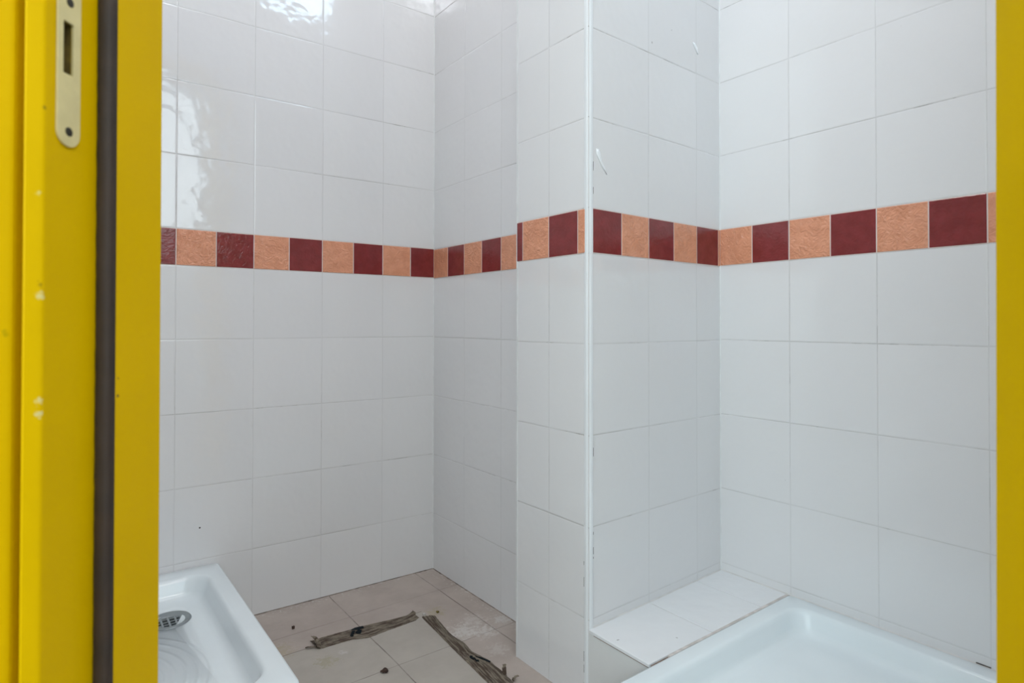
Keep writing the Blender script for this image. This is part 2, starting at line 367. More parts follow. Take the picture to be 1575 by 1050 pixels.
# ------------------------------------------------------------------ border band (proud tiles in grout)
def border(n, p0, p1, joints, first_maroon, zb, name_mat=None):
    """p0->p1 along a wall face, room on the left of travel? tiles stand 1.5 mm proud on the room side"""
    P0 = Vector((*p0, 0)); P1 = Vector((*p1, 0)); d = (P1 - P0).normalized(); L = (P1 - P0).length
    nrm = Vector((d.y, -d.x, 0))                               # into the room when room is on the right of travel
    bm = bmesh.new()
    obox(bm, P0 + Vector((0, 0, zb)) - nrm * 0.004, d * L, nrm * 0.0046, (0, 0, BH), 2)
    js = [0.0] + [j for j in joints if 0.002 < j < L - 0.002] + [L]
    g = 0.0013; mr = first_maroon
    for i in range(len(js) - 1):
        a, b2 = js[i] + g, js[i + 1] - g
        if b2 - a > 0.002:
            mi = 1 if mr else 0; t, c = 0.0016, 0.0012; z0, z1 = zb + 0.0016, zb + BH - 0.0016
            o = P0 - nrm * 0.002
            lo = [o + d * a + Vector((0, 0, z0)), o + d * b2 + Vector((0, 0, z0)), o + d * b2 + Vector((0, 0, z1)), o + d * a + Vector((0, 0, z1))]
            mid = [q + nrm * (0.002 + t - 0.0006) for q in lo]
            cc = min(c, (b2 - a) * 0.3)
            top = [o + nrm * (0.002 + t) + d * (a + cc) + Vector((0, 0, z0 + c)), o + nrm * (0.002 + t) + d * (b2 - cc) + Vector((0, 0, z0 + c)),
                   o + nrm * (0.002 + t) + d * (b2 - cc) + Vector((0, 0, z1 - c)), o + nrm * (0.002 + t) + d * (a + cc) + Vector((0, 0, z1 - c))]
            vs = [[bm.verts.new(q) for q in r] for r in (lo, mid, top)]
            for r in range(2):
                for k in range(4): bm.faces.new((vs[r][k], vs[r][(k + 1) % 4], vs[r + 1][(k + 1) % 4], vs[r + 1][k])).material_index = mi
            bm.faces.new(vs[0][::-1]).material_index = mi; bm.faces.new(vs[2]).material_index = mi
        mr = not mr
    return tag(link('trim_%d' % n, bm, [M['salmon'], M['maroon'], M['band_grout']]), kind='structure')
def arange(a, b, s): return [a + s * i for i in range(int((b - a) / s) + 2)]
LA = (Vector((*AB_c, 0)) - Vector((LEFT, A_x(LEFT), 0))).length
oa = (0.2646 - LEFT) * 1.0005
# joints every 0.1 m; the one at oa has maroon on its left
jA = sorted([oa + 0.1 * i for i in range(-8, 9)]); jA = [j for j in jA if 0.002 < j < LA - 0.002]
k_left = sum(1 for j in jA if j <= oa + 1e-6)                   # tiles left of oa
border(1, (LEFT, A_x(LEFT)), AB_c, jA, (k_left % 2) == 1, zA)
jB = [AB_c[1] - (1.6314 + 0.1 - 0.1 * i) for i in range(0, 8)]
border(2, AB_c, (XB, YR), jB, False, zB_)
border(3, (XC, YR), (XC, 0.9685), [YR - 1.1936, YR - 1.0936, YR - 0.9936], True, ZB - 0.0002)
x0 = 0.9600
border(4, (x0, E_x(x0)), DE_c, [1.0573 + 0.1 * i - x0 for i in range(0, 5)], True, ZB + 0.0005)
border(5, DE_c, (XD, FRONT), [DE_c[1] - 0.8798 + 0.1 * i for i in range(0, 10)], False, zD)

# corner bead on the column's edge -------------------------------------
def bead():
    cx, cy = CE_c
    r = 0.0125; out = 0.0018
    pts = [(cx + 0.004, cy + 0.0135), (cx - out * 0.6, cy + 0.0135)]
    for i in range(7):
        t = PI + (PI / 2) * i / 6
        pts.append((cx + 0.0095 - out + math.cos(t) * 0.0095, cy + 0.0095 - out + math.sin(t) * 0.0095))
    pts += [(cx + 0.0125, cy - out * 0.6), (cx + 0.0125, cy + 0.004)]
    bm = bmesh.new(); prism(bm, pts, 0.0, CEIL)
    o = tag(link('trim_6', bm, M['bead']), kind='structure')
    bm = bmesh.new()
    for (side, z0, z1) in (('L', 0.262, 0.283), ('L', 0.098, 0.1195), ('L', 0.073, 0.090), ('L', 0.31, 0.318), ('L', 0.03, 0.05),
                           ('R', 0.551, 0.570), ('R', 0.378, 0.384), ('R', 0.335, 0.350), ('R', 0.325, 0.329), ('R', 1.187, 1.207), ('R', 1.135, 1.150)):
        if side == 'L': obox(bm, (cx - 0.0012, cy + 0.0135, z0), (0.003, 0, 0), (0, 0.0012, 0), (0, 0, z1 - z0))
        else: obox(bm, (cx + 0.0125, cy - 0.0010, z0), (0.0016, 0, 0), (0, 0.003, 0), (0, 0, z1 - z0))
    link('open_gap', bm, M['crack'], o)
bead()
# caulk lines in the inner corners and along the column's hidden edge
def caulk(n, x, y, dx, dy, r=0.0035, z0=0.0):
    bm = bmesh.new(); prism(bm, [(x, y), (x + dx * r, y), (x, y + dy * r)], z0, CEIL)
    tag(link('trim_%d' % n, bm, M['caulk']), kind='structure')
caulk(7, AB_c[0] + 0.0005, AB_c[1] + 0.0005, -1, -1); caulk(8, DE_c[0] + 0.0005, DE_c[1] + 0.0005, -1, -1, 0.0035)
bm = bmesh.new(); prism(bm, [(XC - 0.0012, YR - 0.004), (XC + 0.003, YR - 0.004), (XC + 0.003, YR + 0.0012), (XC - 0.0012, YR + 0.0012)], 0, CEIL)
tag(link('trim_9', bm, M['caulk']), kind='structure')
# mortar fillet at the foot of the two far walls
bm = bmesh.new()
for (p, q, s) in (((0.38, A_x(0.38)), AB_c, -1), (AB_c, (XB, YR), -1)):
    P, Q = Vector((*p, 0)), Vector((*q, 0)); d = (Q - P).normalized(); nn = Vector((d.y, -d.x, 0)); L = (Q - P).length; n = int(L / 0.01); prev = None
    for i in range(n + 1):
        c = P + d * (L * i / n); wd_ = 0.0016 + 0.0010 * R.random() + (0.002 if R.random() < 0.12 else 0)
        cur = [bm.verts.new(c - nn * 0.001), bm.verts.new(c + nn * wd_ + Vector((0, 0, 0.0002))), bm.verts.new(c + nn * wd_ * 0.4 + Vector((0, 0, 0.0016))), bm.verts.new(c - nn * 0.001 + Vector((0, 0, 0.0022)))]
        if prev:
            for k in range(4): bm.faces.new((prev[k], prev[(k + 1) % 4], cur[(k + 1) % 4], cur[k]))
        prev = cur
M['mortar'] = simple('dirty_mortar', (0.24, 0.20, 0.17), 0.9, var=0.5, vscale=25, bscale=120, bdist=0.001)
tag(link('baseboard_alcove', bm, M['mortar']), kind='structure')
# ------------------------------------------------------------------ tiled ledge between column and right tray
LZ = CAMZ - 0.673; LY0 = 0.7905
def ledge():
    e = tag(empty('tiled_ledge', (1.2, 0.875, 0)), 'low white tiled ledge in the recess between the column and the right shower tray', 'ledge')
    bm = bmesh.new()
    prism(bm, [(XC + 0.0008, CE_c[1] - 0.0), (XC + 0.0008, LY0 + 0.002), (XD, LY0 + 0.002), (DE_c[0], DE_c[1])], 0, LZ - 0.007)
    uvl = bm.loops.layers.uv.new('UVMap')
    for f in bm.faces:
        for l in f.loops: l[uvl].uv = (0.5, 0.5)
    child_at(link('ledge_body', bm, M['ledge_face']), e)
    # the top tiles
    cuts = [XC - 0.0015, 1.156, 1.352, XD]
    bm = bmesh.new()
    for i in range(3):
        xa, xb = cuts[i] + (0.0009 if i else 0), cuts[i + 1] - 0.0009
        b2 = bmesh.new()
        ya = LY0
        v = [b2.verts.new((x, y, z)) for z in (LZ - 0.0065, LZ) for (x, y) in ((xa, ya), (xb, ya), (xb, E_x(xb) - 0.0008), (xa, E_x(max(xa, XC)) - 0.0008))]
        for f in ((3, 2, 1, 0), (4, 5, 6, 7), (0, 1, 5, 4), (1, 2, 6, 5), (2, 3, 7, 6), (3, 0, 4, 7)): b2.faces.new([v[k] for k in f])
        bmesh.ops.bevel(b2, geom=[ed for ed in b2.edges if all(vv.co.z > LZ - 0.001 for vv in ed.verts)], offset=0.0008, segments=1, affect='EDGES')
        me = bpy.data.meshes.new('t'); b2.to_mesh(me); b2.free(); bm.from_mesh(me); bpy.data.meshes.remove(me)
    uvl = bm.loops.layers.uv.verify()
    for f in bm.faces:
        for l in f.loops: l[uvl].uv = (0.5 + (l.vert.co.x - 1.2) * 0.01, 0.5)
    child_at(link('ledge_top', bm, M['ledge_tile']), e)
    # grout between and the bed mortar showing at the front edge
    bm = bmesh.new(); obox(bm, (XC + 0.0005, LY0 + 0.0010, LZ - 0.0068), (XD - XC - 0.001, 0, 0), (0, 0.166, 0), (0, 0, 0.0058))
    child_at(link('ledge_grout', bm, simple('ledge_grout', (0.40, 0.36, 0.335), 0.8)), e)
    bm = bmesh.new(); obox(bm, (XC - 0.0003, LY0 + 0.001, LZ - 0.0088), (0.004, 0, 0), (0, CE_c[1] - LY0 - 0.016, 0), (0, 0, 0.0022))
    obox(bm, (XC + 0.004, LY0 - 0.0065, LZ - 0.010), (0.052, 0, 0), (0, 0.0072, 0), (0, 0, 0.006))
    
    child_at(tag(link('bed_mortar', bm, M['brown_gap']), 'brown mortar showing in the open gap'), e)
    bm = bmesh.new(); obox(bm, (XC + 0.056, LY0 - 0.0063, LZ - 0.010), (XD - XC - 0.057, 0, 0), (0, 0.0063, 0), (0, 0, 0.0096))
    child_at(link('edge_caulk', bm, simple('yellowed_caulk', (0.62, 0.57, 0.54), 0.6, var=0.15, vscale=40)), e)
M['ledge_face'] = simple('white_ledge_face_tile', (0.72, 0.725, 0.72), 0.12, bscale=14, bdist=0.0006, var=0.02)
ledge()
# caulk along wall foot above ledge and tray
bm = bmesh.new()
P = Vector((0.9605, E_x(0.9605), LZ)); Q = Vector((*DE_c, LZ)); d = (Q - P)
for (p, q, nn) in ((P, Q, Vector((0.03, -1, 0))), (Q, Vector((XD, 0.10, LZ)), Vector((-1, 0, 0)))):
    d = q - p; v = [p + nn * -0.001, p + nn * 0.003, p + Vector((0, 0, 0.003)) - nn * 0.001]
    a = [bm.verts.new(k) for k in v]; b2 = [bm.verts.new(k + d) for k in v]
    for k in range(3): bm.faces.new((a[k], a[(k + 1) % 3], b2[(k + 1) % 3], b2[k]))
    bm.faces.new(a[::-1]); bm.faces.new(b2)
tag(link('trim_10', bm, simple('beige_caulk', (0.64, 0.625, 0.61), 0.6, var=0.06, vscale=30)), kind='structure')
# paint splashes on recess wall
def splash(n, x, z, pts):
    bm = bmesh.new(); y = E_x(x); ang = 0.031
    ring = []
    for (dx, dz) in pts: ring.append((x + dx, E_x(x + dx) - 0.0003, z + dz))
    lo = [bm.verts.new(p) for p in ring]; hi = [bm.verts.new((p[0], p[1] - 0.0009, p[2])) for p in ring]; k = len(ring)
    c = Vector((sum(p[0] for p in ring) / k, sum(p[1] for p in ring) / k, sum(p[2] for p in ring) / k))
    ins = [bm.verts.new(Vector(p).lerp(c, 0.35) + Vector((0, -0.0018, 0))) for p in ring]
    for i in range(k):
        j = (i + 1) % k
        bm.faces.new((lo[i], lo[j], hi[j], hi[i])); bm.faces.new((hi[i], hi[j], ins[j], ins[i]))
    bm.faces.new(ins); bm.faces.new(lo[::-1])
    return link('paint_splash', bm, M['paint_drip'], smooth=True)
tag(splash(1, 1.352, CAMZ + 0.727, [(-0.012, 0.014), (0.000, 0.013), (0.010, 0.004), (0.014, -0.010), (0.011, -0.014), (0.004, -0.005), (-0.006, 0.004)]),
    'small white paint splash high on the recess wall near its inner corner', 'paint splash')
tag(splash(2, 0.978, CAMZ + 0.378, [(-0.007, 0.014), (0.003, 0.014), (0.008, 0.004), (0.012, -0.012), (0.024, -0.030), (0.028, -0.040), (0.012, -0.024), (0.002, -0.010), (-0.006, 0.002)]),
    'white paint drip on recess wall beside the column edge above the border band', 'paint splash')

# ------------------------------------------------------------------ shower trays
def ceramic():
    m, nt, b = mat('glazed_ceramic')
    b.inputs['Base Color'].default_value = (0.78, 0.845, 0.875, 1); b.inputs['Roughness'].default_value = 0.08
    b.inputs['Roughness'].default_value = 0.14
    tc = nd(nt, 'ShaderNodeTexCoord').outputs['Object']
    sep = nd(nt, 'ShaderNodeSeparateXYZ'); off = nd(nt, 'ShaderNodeVectorMath', operation='ADD'); nt.links.new(tc, off.inputs[0]); off.inputs[1].default_value = (-0.02, 0.08, 0); nt.links.new(off.outputs[0], sep.inputs[0])
    r = mth(nt, 'SQRT', mth(nt, 'ADD', mth(nt, 'MULTIPLY', sep.outputs[0], sep.outputs[0]), mth(nt, 'MULTIPLY', sep.outputs[1], sep.outputs[1])))
    ring = mth(nt, 'SINE', mth(nt, 'MULTIPLY', r, 2 * PI / 0.022))
    ring = mth(nt, 'MULTIPLY_ADD', ring, 0.5, 0.5)
    ring = mth(nt, 'POWER', ring, 3.0)
    mask = mth(nt, 'MULTIPLY', step(nt, r, 0.05, 0.07), mth(nt, 'SUBTRACT', 1.0, step(nt, r, 0.225, 0.235)))
    low = mth(nt, 'LESS_THAN', sep.outputs[2], 0.145)
    h = mth(nt, 'MULTIPLY', mth(nt, 'MULTIPLY', ring, mask), low)
    n1 = bump(nt, h, 0.0015)
    nt.links.new(bump(nt, noise(nt, tc, 9, 2), 0.0010, 1.0, n1), b.inputs['Normal'])
    nt.links.new(mixc(nt, step(nt, noise(nt, tc, 5, 3), 0.35, 0.7), (0.76, 0.825, 0.855), (0.80, 0.86, 0.885)), b.inputs['Base Color'])
    return m
M['ceramic'] = ceramic()
def rrect(x0, x1, y0, y1, r, n=8):
    pts = []
    rs = r if isinstance(r, (list, tuple)) else [r] * 4
    for (cx, cy, a0, rr) in ((x1 - rs[0], y1 - rs[0], 0, rs[0]), (x0 + rs[1], y1 - rs[1], 90, rs[1]), (x0 + rs[2], y0 + rs[2], 180, rs[2]), (x1 - rs[3], y0 + rs[3], 270, rs[3])):
        for i in range(n + 1):
            t = math.radians(a0 + 90 * i / n); pts.append((cx + rr * math.cos(t), cy + rr * math.sin(t)))
    return pts
def tray(x0, x1, y0, y1, H, inner, drain, label, shear=None):
    cx, cy = (x0 + x1) / 2, (y0 + y1) / 2
    e = tag(empty('shower_tray', (cx, cy, 0)), label, 'shower tray', 'white shower trays')
    ix0, ix1, iy0, iy1 = inner; depth = 0.047
    N = 8
    def O(off, z, r): return [(x, y, z) for x, y in rrect(x0 + off, x1 - off, y0 + off, y1 - off, max(r - off, 0.002), N)]
    def I(off, z, r): return [(x, y, z) for x, y in rrect(ix0 + off, ix1 - off, iy0 + off, iy1 - off, max(r - off * 0.3, 0.004), N)]
    rings = [O(0.012, 0.0, 0.014), O(0.004, 0.03, 0.014), O(0.0, H - 0.03, 0.014), O(0.0, H - 0.006, 0.014), O(0.0016, H - 0.0018, 0.014), O(0.006, H, 0.014),
             I(-0.006, H, 0.050), I(-0.001, H - 0.0008, 0.050), I(0.0035, H - 0.0045, 0.050), I(0.0065, H - 0.011, 0.050),
             I(0.016, H - 0.033, 0.050), I(0.0205, H - 0.041, 0.050), I(0.028, H - 0.0455, 0.050), I(0.038, H - depth, 0.050), I(0.06, H - depth - 0.001, 0.05)]
    bm = bmesh.new(); vr = []
    for rg in rings:
        vs = []
        for (x, y, z) in rg:
            if shear: y = y + shear(x) * max(0, (y - y0) / (y1 - y0))
            vs.append(bm.verts.new((x - cx, y - cy, z)))
        vr.append(vs)
    n = len(vr[0])
    for i in range(len(vr) - 1):
        for k in range(n): bm.faces.new((vr[i][k], vr[i][(k + 1) % n], vr[i + 1][(k + 1) % n], vr[i + 1][k]))
    # basin floor falls gently towards the drain: leave the drain hole
    dx, dy = drain[0] - cx, drain[1] - cy; zf = H - depth - 0.0014
    lim = vr[-1]
    hole = []
    for v in lim:
        t = Vector((v.co.x - dx, v.co.y - dy)); t.normalize(); hole.append(bm.verts.new((dx + t.x * 0.0475, dy + t.y * 0.0475, zf)))
    for k in range(n): bm.faces.new((lim[k], lim[(k + 1) % n], hole[(k + 1) % n], hole[k]))
    h2 = [bm.verts.new((v.co.x, v.co.y, zf - 0.012)) for v in hole]
    for k in range(n): bm.faces.new((hole[k], hole[(k + 1) % n], h2[(k + 1) % n], h2[k]))
    bm.faces.new(h2)
    bm.faces.new(vr[0][::-1])
    link('basin', bm, M['ceramic'], e, smooth=True)
    # drain: dished chrome ring and a grille plate with slots
    b3 = bmesh.new(); seg = 48
    prof = [(0.0485, 0.0006), (0.047, 0.0024), (0.043, 0.0022), (0.031, -0.0010), (0.0275, -0.0016), (0.0275, -0.006)]
    rr = [[b3.verts.new((dx + r * math.cos(2 * PI * k / seg), dy + r * math.sin(2 * PI * k / seg), zf + z)) for k in range(seg)] for r, z in prof]
    for i in range(len(rr) - 1):
        for k in range(seg): b3.faces.new((rr[i][k], rr[i][(k + 1) % seg], rr[i + 1][(k + 1) % seg], rr[i + 1][k]))
    dr = link('drain', b3, M['chrome'], e, smooth=True)
    b4 = bmesh.new()
    c = [b4.verts.new((dx + 0.0275 * math.cos(2 * PI * k / seg), dy + 0.0275 * math.sin(2 * PI * k / seg), zf - 0.0055)) for k in range(seg)]
    b4.faces.new(c); link('drain_well', b4, M['drain_dark'], dr)
    b5 = bmesh.new(); zt = zf - 0.0032
    for k in range(-1, 2):
        y = k * 0.0150; hw = math.sqrt(max(0, 0.027 ** 2 - y * y))
        obox(b5, (dx - hw, dy + y - 0.0019, zt), (2 * hw, 0, 0), (0, 0.0038, 0), (0, 0, 0.0014))
    for k in (-1, 0, 1):
        x = k * 0.0150; hw = math.sqrt(max(0, 0.027 ** 2 - x * x))
        obox(b5, (dx + x - 0.0021, dy - hw, zt + 0.0001), (0.0042, 0, 0), (0, 2 * hw, 0), (0, 0, 0.0015))
    link('drain_grille', b5, M['chrome'], dr)
    return e
M['chrome'] = simple('dull_chrome', (0.27, 0.30, 0.31), 0.45, 0.5, bscale=80, bdist=0.0003)
M['drain_dark'] = simple('drain_well', (0.05, 0.06, 0.065), 0.7)
tray(-0.327, 0.3760, 1.139, 1.8445, 0.1765, (-0.262, 0.335, 1.186, 1.786), (0.2285, 1.658),
     'white square shower tray with round chrome drain against the back wall at left', lambda x: -0.0306 * (x - 0.376) if x < 0.376 else 0)
tray(0.7665, 1.4662, 0.082, 0.7840, 0.1755, (0.812, 1.4205, 0.128, 0.7450), (0.90, 0.21),
     'white square shower tray at lower right beside the tiled ledge and right wall')
# hairline dark gap where the right tray meets the wall
bm = bmesh.new(); obox(bm, (1.4655, 0.380, 0.1750), (0.003, 0, 0), (0, 0.024, 0), (0, 0, 0.0022))
tag(link('trim_11', bm, M['crack']), kind='structure')

# ------------------------------------------------------------------ door frame
def yellow():
    m, nt, b = mat('yellow_gloss_paint')
    pos = nd(nt, 'ShaderNodeNewGeometry').outputs['Position']
    c = mixc(nt, step(nt, noise(nt, pos, 5, 3), 0.3, 0.7), (0.565, 0.355, 0.0), (0.605, 0.380, 0.0))
    # small stains and chipped spots along the rebate edge
    for (a, bb, z, rad, col) in ((-0.3606, 0.4020, 0.9380, 0.0030, (0.56, 0.46, 0.13)), (-0.3606, 0.4040, 0.8650, 0.0042, (0.58, 0.50, 0.20)), (-0.3606, 0.4030, 0.8730, 0.0030, (0.20, 0.14, 0.01)),
                                 (-0.3606, 0.4040, 0.7900, 0.0035, (0.55, 0.47, 0.20)), (-0.3606, 0.4042, 0.7810, 0.0032, (0.55, 0.47, 0.20)), (-0.3606, 0.405, 1.0, 0.002, (0.3, 0.21, 0.01)),
                                 (-0.3820, 0.3985, 0.8385, 0.0030, (0.42, 0.29, 0.001)), (-0.3476, 0.4640, 0.7870, 0.0016, (0.10, 0.07, 0.03)), (-0.3476, 0.4640, 0.8010, 0.0012, (0.14, 0.10, 0.03))):
        p = AB(a, bb, z); dv = nd(nt, 'ShaderNodeVectorMath', operation='DISTANCE'); nt.links.new(pos, dv.inputs[0]); dv.inputs[1].default_value = p
        d = mth(nt, 'ADD', dv.outputs['Value'], mth(nt, 'MULTIPLY', mth(nt, 'SUBTRACT', noise(nt, pos, 420, 3), 0.5), rad * 2.4))
        c = mixc(nt, mth(nt, 'SUBTRACT', 1.0, step(nt, d, rad * 0.3, rad * 0.95)), c, col)
    nt.links.new(c, b.inputs['Base Color'])
    b.inputs['Roughness'].default_value = 0.38; b.inputs['Specular IOR Level'].default_value = 0.04
    nt.links.new(bump(nt, noise(nt, pos, 30, 3), 0.0006), b.inputs['Normal'])
    return m
M['yellow'] = yellow()
M['rubber'] = simple('dark_brown_rubber', (0.022, 0.011, 0.006), 0.7, bscale=70, bdist=0.0012, var=0.25, vscale=30)
M['plate'] = simple('cream_zinc_plate', (0.62, 0.53, 0.27), 0.42, 0.25, bscale=150, bdist=0.0003, var=0.05, vscale=60)
M['screw'] = simple('dark_screw', (0.05, 0.045, 0.035), 0.4, 0.8)
M['pocket'] = simple('dark_latch_pocket', (0.13, 0.085, 0.01), 0.8, var=0.3, vscale=80)  # slot lining in a darker brown-yellow than the frame

SN, SF, RBT, ST, FR = 0.461, 0.5165, 0.3606, 0.3476, 0.4015      # stop near/far, rebate offset, stop offset, front
B1, B2, Z1, Z2 = 0.4195, 0.4290, 1.0314, 1.0704                   # latch slot
def jamb_profile(s):
    # order: stop far, stop near, rebate corner, slot marks, chamfered nose, recess, splayed casing, back
    p = [(ST, SF), (ST, SN), (RBT, SN), (RBT, B2), (RBT, B1), (RBT, 0.4065), (RBT + 0.0005, 0.4048), (RBT + 0.0016, 0.4032), (0.3668, 0.3972), (0.3680, 0.3968), (0.3688, 0.3976)]
    p += [(0.3692, 0.4150), (0.3700, 0.4170), (0.3780, 0.4170), (0.3800, 0.4150), (0.3800, 0.4040), (0.3804, 0.4018), (0.3815, 0.4000)]
    p += [(0.3900, 0.3885), (0.3925, 0.3870), (0.3950, 0.3865), (0.4450, FR - 0.0170), (0.4450, FR + 0.0035), (0.4049, FR + 0.0035), (0.4049, 0.5120), (0.4080, 0.5120), (0.4080, SF)]
    return [(a * s + (0.0130 if s > 0 else 0.0), b) for a, b in p]
def jamb(s, slot):
    pr = jamb_profile(s); n = len(pr); ztop = 2.150
    zs = [0.0, Z1, Z2, ztop] if slot else [0.0, ztop]
    bm = bmesh.new(); lean = 0.007 if s > 0 else -0.002
    rings = [[bm.verts.new(AB(a + lean * (z - 0.84), b, z)) for a, b in pr] for z in zs]
    for i in range(len(zs) - 1):
        for k in range(n):
            if slot and i == 1 and k == 3: continue
            bm.faces.new((rings[i][k], rings[i][(k + 1) % n], rings[i + 1][(k + 1) % n], rings[i + 1][k]))
    if slot:
        dd = 0.014; q = [rings[1][3], rings[1][4], rings[2][4], rings[2][3]]
        inn = [bm.verts.new(v.co + T2 * s * dd) for v in q]
        for k in range(4): bm.faces.new((q[k], q[(k + 1) % 4], inn[(k + 1) % 4], inn[k])).material_index = 1
        bm.faces.new(inn).material_index = 1
    bm.faces.new(rings[0][::-1]); bm.faces.new(rings[-1])
    return link('jamb', bm, [M['yellow'], M['pocket']])
door = tag(empty('door_1', AB(0, 0.46, 0)), 'yellow painted steel door frame in the foreground with dark rubber seal', 'door frame', kind='structure')
child_at(jamb(-1, True), door); child_at(jamb(1, False), door)
# head
bm = bmesh.new(); HZ = 2.087
pr = [(HZ, SF), (HZ, SN), (HZ + 0.013, SN), (HZ + 0.013, FR + 0.002), (HZ + 0.015, FR), (2.149, FR), (2.149, SF)]
l0 = [bm.verts.new(AB(-ST, b, z)) for z, b in pr]; l1 = [bm.verts.new(AB(ST + 0.0135, b, z)) for z, b in pr]
for k in range(len(pr)): bm.faces.new((l0[k], l0[(k + 1) % len(pr)], l1[(k + 1) % len(pr)], l1[k]))
bm.faces.new(l0[::-1]); bm.faces.new(l1)
child_at(link('door_head', bm, M['yellow']), door)
def seal(s):
    bm = bmesh.new(); pr = []
    w0, w1 = RBT - 0.0002, ST + 0.0001
    for i in range(9):
        t = PI * i / 8
        x = (w0 + w1) / 2 + math.cos(t) * (w0 - w1) / 2; y = SN - 0.0035 - (math.sin(t) ** 0.6) * 0.0045
        pr.append((x, y))
    pr = [(w0, SN)] + pr + [(w1, SN)]
    nz = 260; prev = None
    for i in range(nz + 1):
        z = 0.003 + (2.084 - 0.003) * i / nz; j = [R.uniform(-0.00022, 0.00022) for _ in range(3)]
        cur = []
        for k, (a, b) in enumerate(pr):
            off = j[0] if k < 4 else (j[1] if k < 8 else 0.0)
            cur.append(bm.verts.new(AB(s * a + (0.013 + 0.007 * (z - 0.84) if s > 0 else -0.002 * (z - 0.84)) + (off if 0 < k < len(pr) - 1 else 0), b - abs(j[2]) * (0 < k < len(pr) - 1), z)))
        if prev:
            for k in range(len(pr)): bm.faces.new((prev[k], prev[(k + 1) % len(pr)], cur[(k + 1) % len(pr)], cur[k]))
        else: bm.faces.new(cur[::-1])
        prev = cur
    bm.faces.new(prev)
    return link('rubber_seal', bm, M['rubber'], smooth=True)
for s in (-1, 1): child_at(tag(seal(s), 'dark brown rubber seal strip'), door)
# strike plate: stadium outline with a rectangular hole
def plate():
    b0, b1 = 0.4147, 0.4360; bc = (b0 + b1) / 2; r = (b1 - b0) / 2; z0 = 0.9776; z1 = 1.150; t = 0.0016
    bm = bmesh.new()
    def V(b, z, o): return bm.verts.new(AB(-RBT + o, b, z))
    # outer ring and hole ring with matching counts
    outer = []
    nseg = 12
    for i in range(nseg + 1):
        th = PI + PI * i / nseg; outer.append((bc + r * math.cos(th), z0 + r + r * math.sin(th)))
    for i in range(nseg + 1):
        th = PI * i / nseg; outer.append((bc + r * math.cos(th), z1 - r + r * math.sin(th)))
    hole = []
    for (b, z) in outer[:nseg + 1]: hole.append((B1 + (b - b0) / (b1 - b0) * (B2 - B1), Z1))
    for (b, z) in outer[nseg + 1:]: hole.append((B1 + (b - b0) / (b1 - b0) * (B2 - B1), Z2))
    oT = [V(b, z, t) for b, z in outer]; oB = [V(b, z, 0.0) for b, z in outer]; hT = [V(b, z, t) for b, z in hole]; hB = [V(b, z, 0.0) for b, z in hole]
    n = len(outer)
    for k in range(n):
        j = (k + 1) % n
        for q in ((oT[k], oT[j], hT[j], hT[k]), (oB[k], oB[j], oT[j], oT[k]), (hT[k], hT[j], hB[j], hB[k])):
            try: bm.faces.new(q)
            except Exception: pass
    o = child_at(link('strike_plate', bm, M['plate']), door); tag(o, 'cream metal strike plate')
    for z in (0.9886, 1.0858, 1.139):
        b2 = bmesh.new(); seg = 20
        ring0 = [b2.verts.new(AB(-RBT + t + 0.0002, bc + 0.0034 * math.cos(2 * PI * k / seg), z + 0.0034 * math.sin(2 * PI * k / seg))) for k in range(seg)]
        ring1 = [b2.verts.new(AB(-RBT + t + 0.0006, bc + 0.0024 * math.cos(2 * PI * k / seg), z + 0.0024 * math.sin(2 * PI * k / seg))) for k in range(seg)]
        ring2 = [b2.verts.new(AB(-RBT + 0.0004, bc + 0.0034 * math.cos(2 * PI * k / seg), z + 0.0034 * math.sin(2 * PI * k / seg))) for k in range(seg)]
        for k in range(seg):
            j = (k + 1) % seg; b2.faces.new((ring0[k], ring0[j], ring1[j], ring1[k])); b2.faces.new((ring2[k], ring2[j], ring0[j], ring0[k]))
        b2.faces.new(ring1); b2.faces.new(ring2[::-1])
        sc_ = link('screw', b2, M['screw'], smooth=False); sc_.parent = o; tag(sc_, 'dark screw head')
plate()

# ------------------------------------------------------------------ things on the floor
def fibre():
    m, nt, b = mat('brown_fibrous_strip')
    uv = nd(nt, 'ShaderNodeUVMap').outputs[0]
    st = vecmul(nt, uv, (22, 90, 1)); n1 = noise(nt, st, 1.0, 4, 0.65)
    st2 = vecmul(nt, uv, (6, 30, 1)); n2 = noise(nt, st2, 1.0, 3, 0.6)
    c = mixc(nt, step(nt, n2, 0.42, 0.58), (0.070, 0.046, 0.032), (0.235, 0.196, 0.148))
    c = mixc(nt, mth(nt, 'MULTIPLY', step(nt, n1, 0.48, 0.62), 0.65), c, (0.060, 0.040, 0.030))
    nt.links.new(c, b.inputs['Base Color']); b.inputs['Roughness'].default_value = 0.85
    nt.links.new(bump(nt, n1, 0.002), b.inputs['Normal'])
    return m
M['fibre'] = fibre()
M['ink'] = simple('blue_black_ink', (0.010, 0.014, 0.018), 0.8, spec=0.1)
def interp(pts, t):
    t *= len(pts) - 1; i = min(int(t), len(pts) - 2); f = t - i
    return [pts[i][k] * (1 - f) + pts[i + 1][k] * f for k in range(len(pts[0]))]
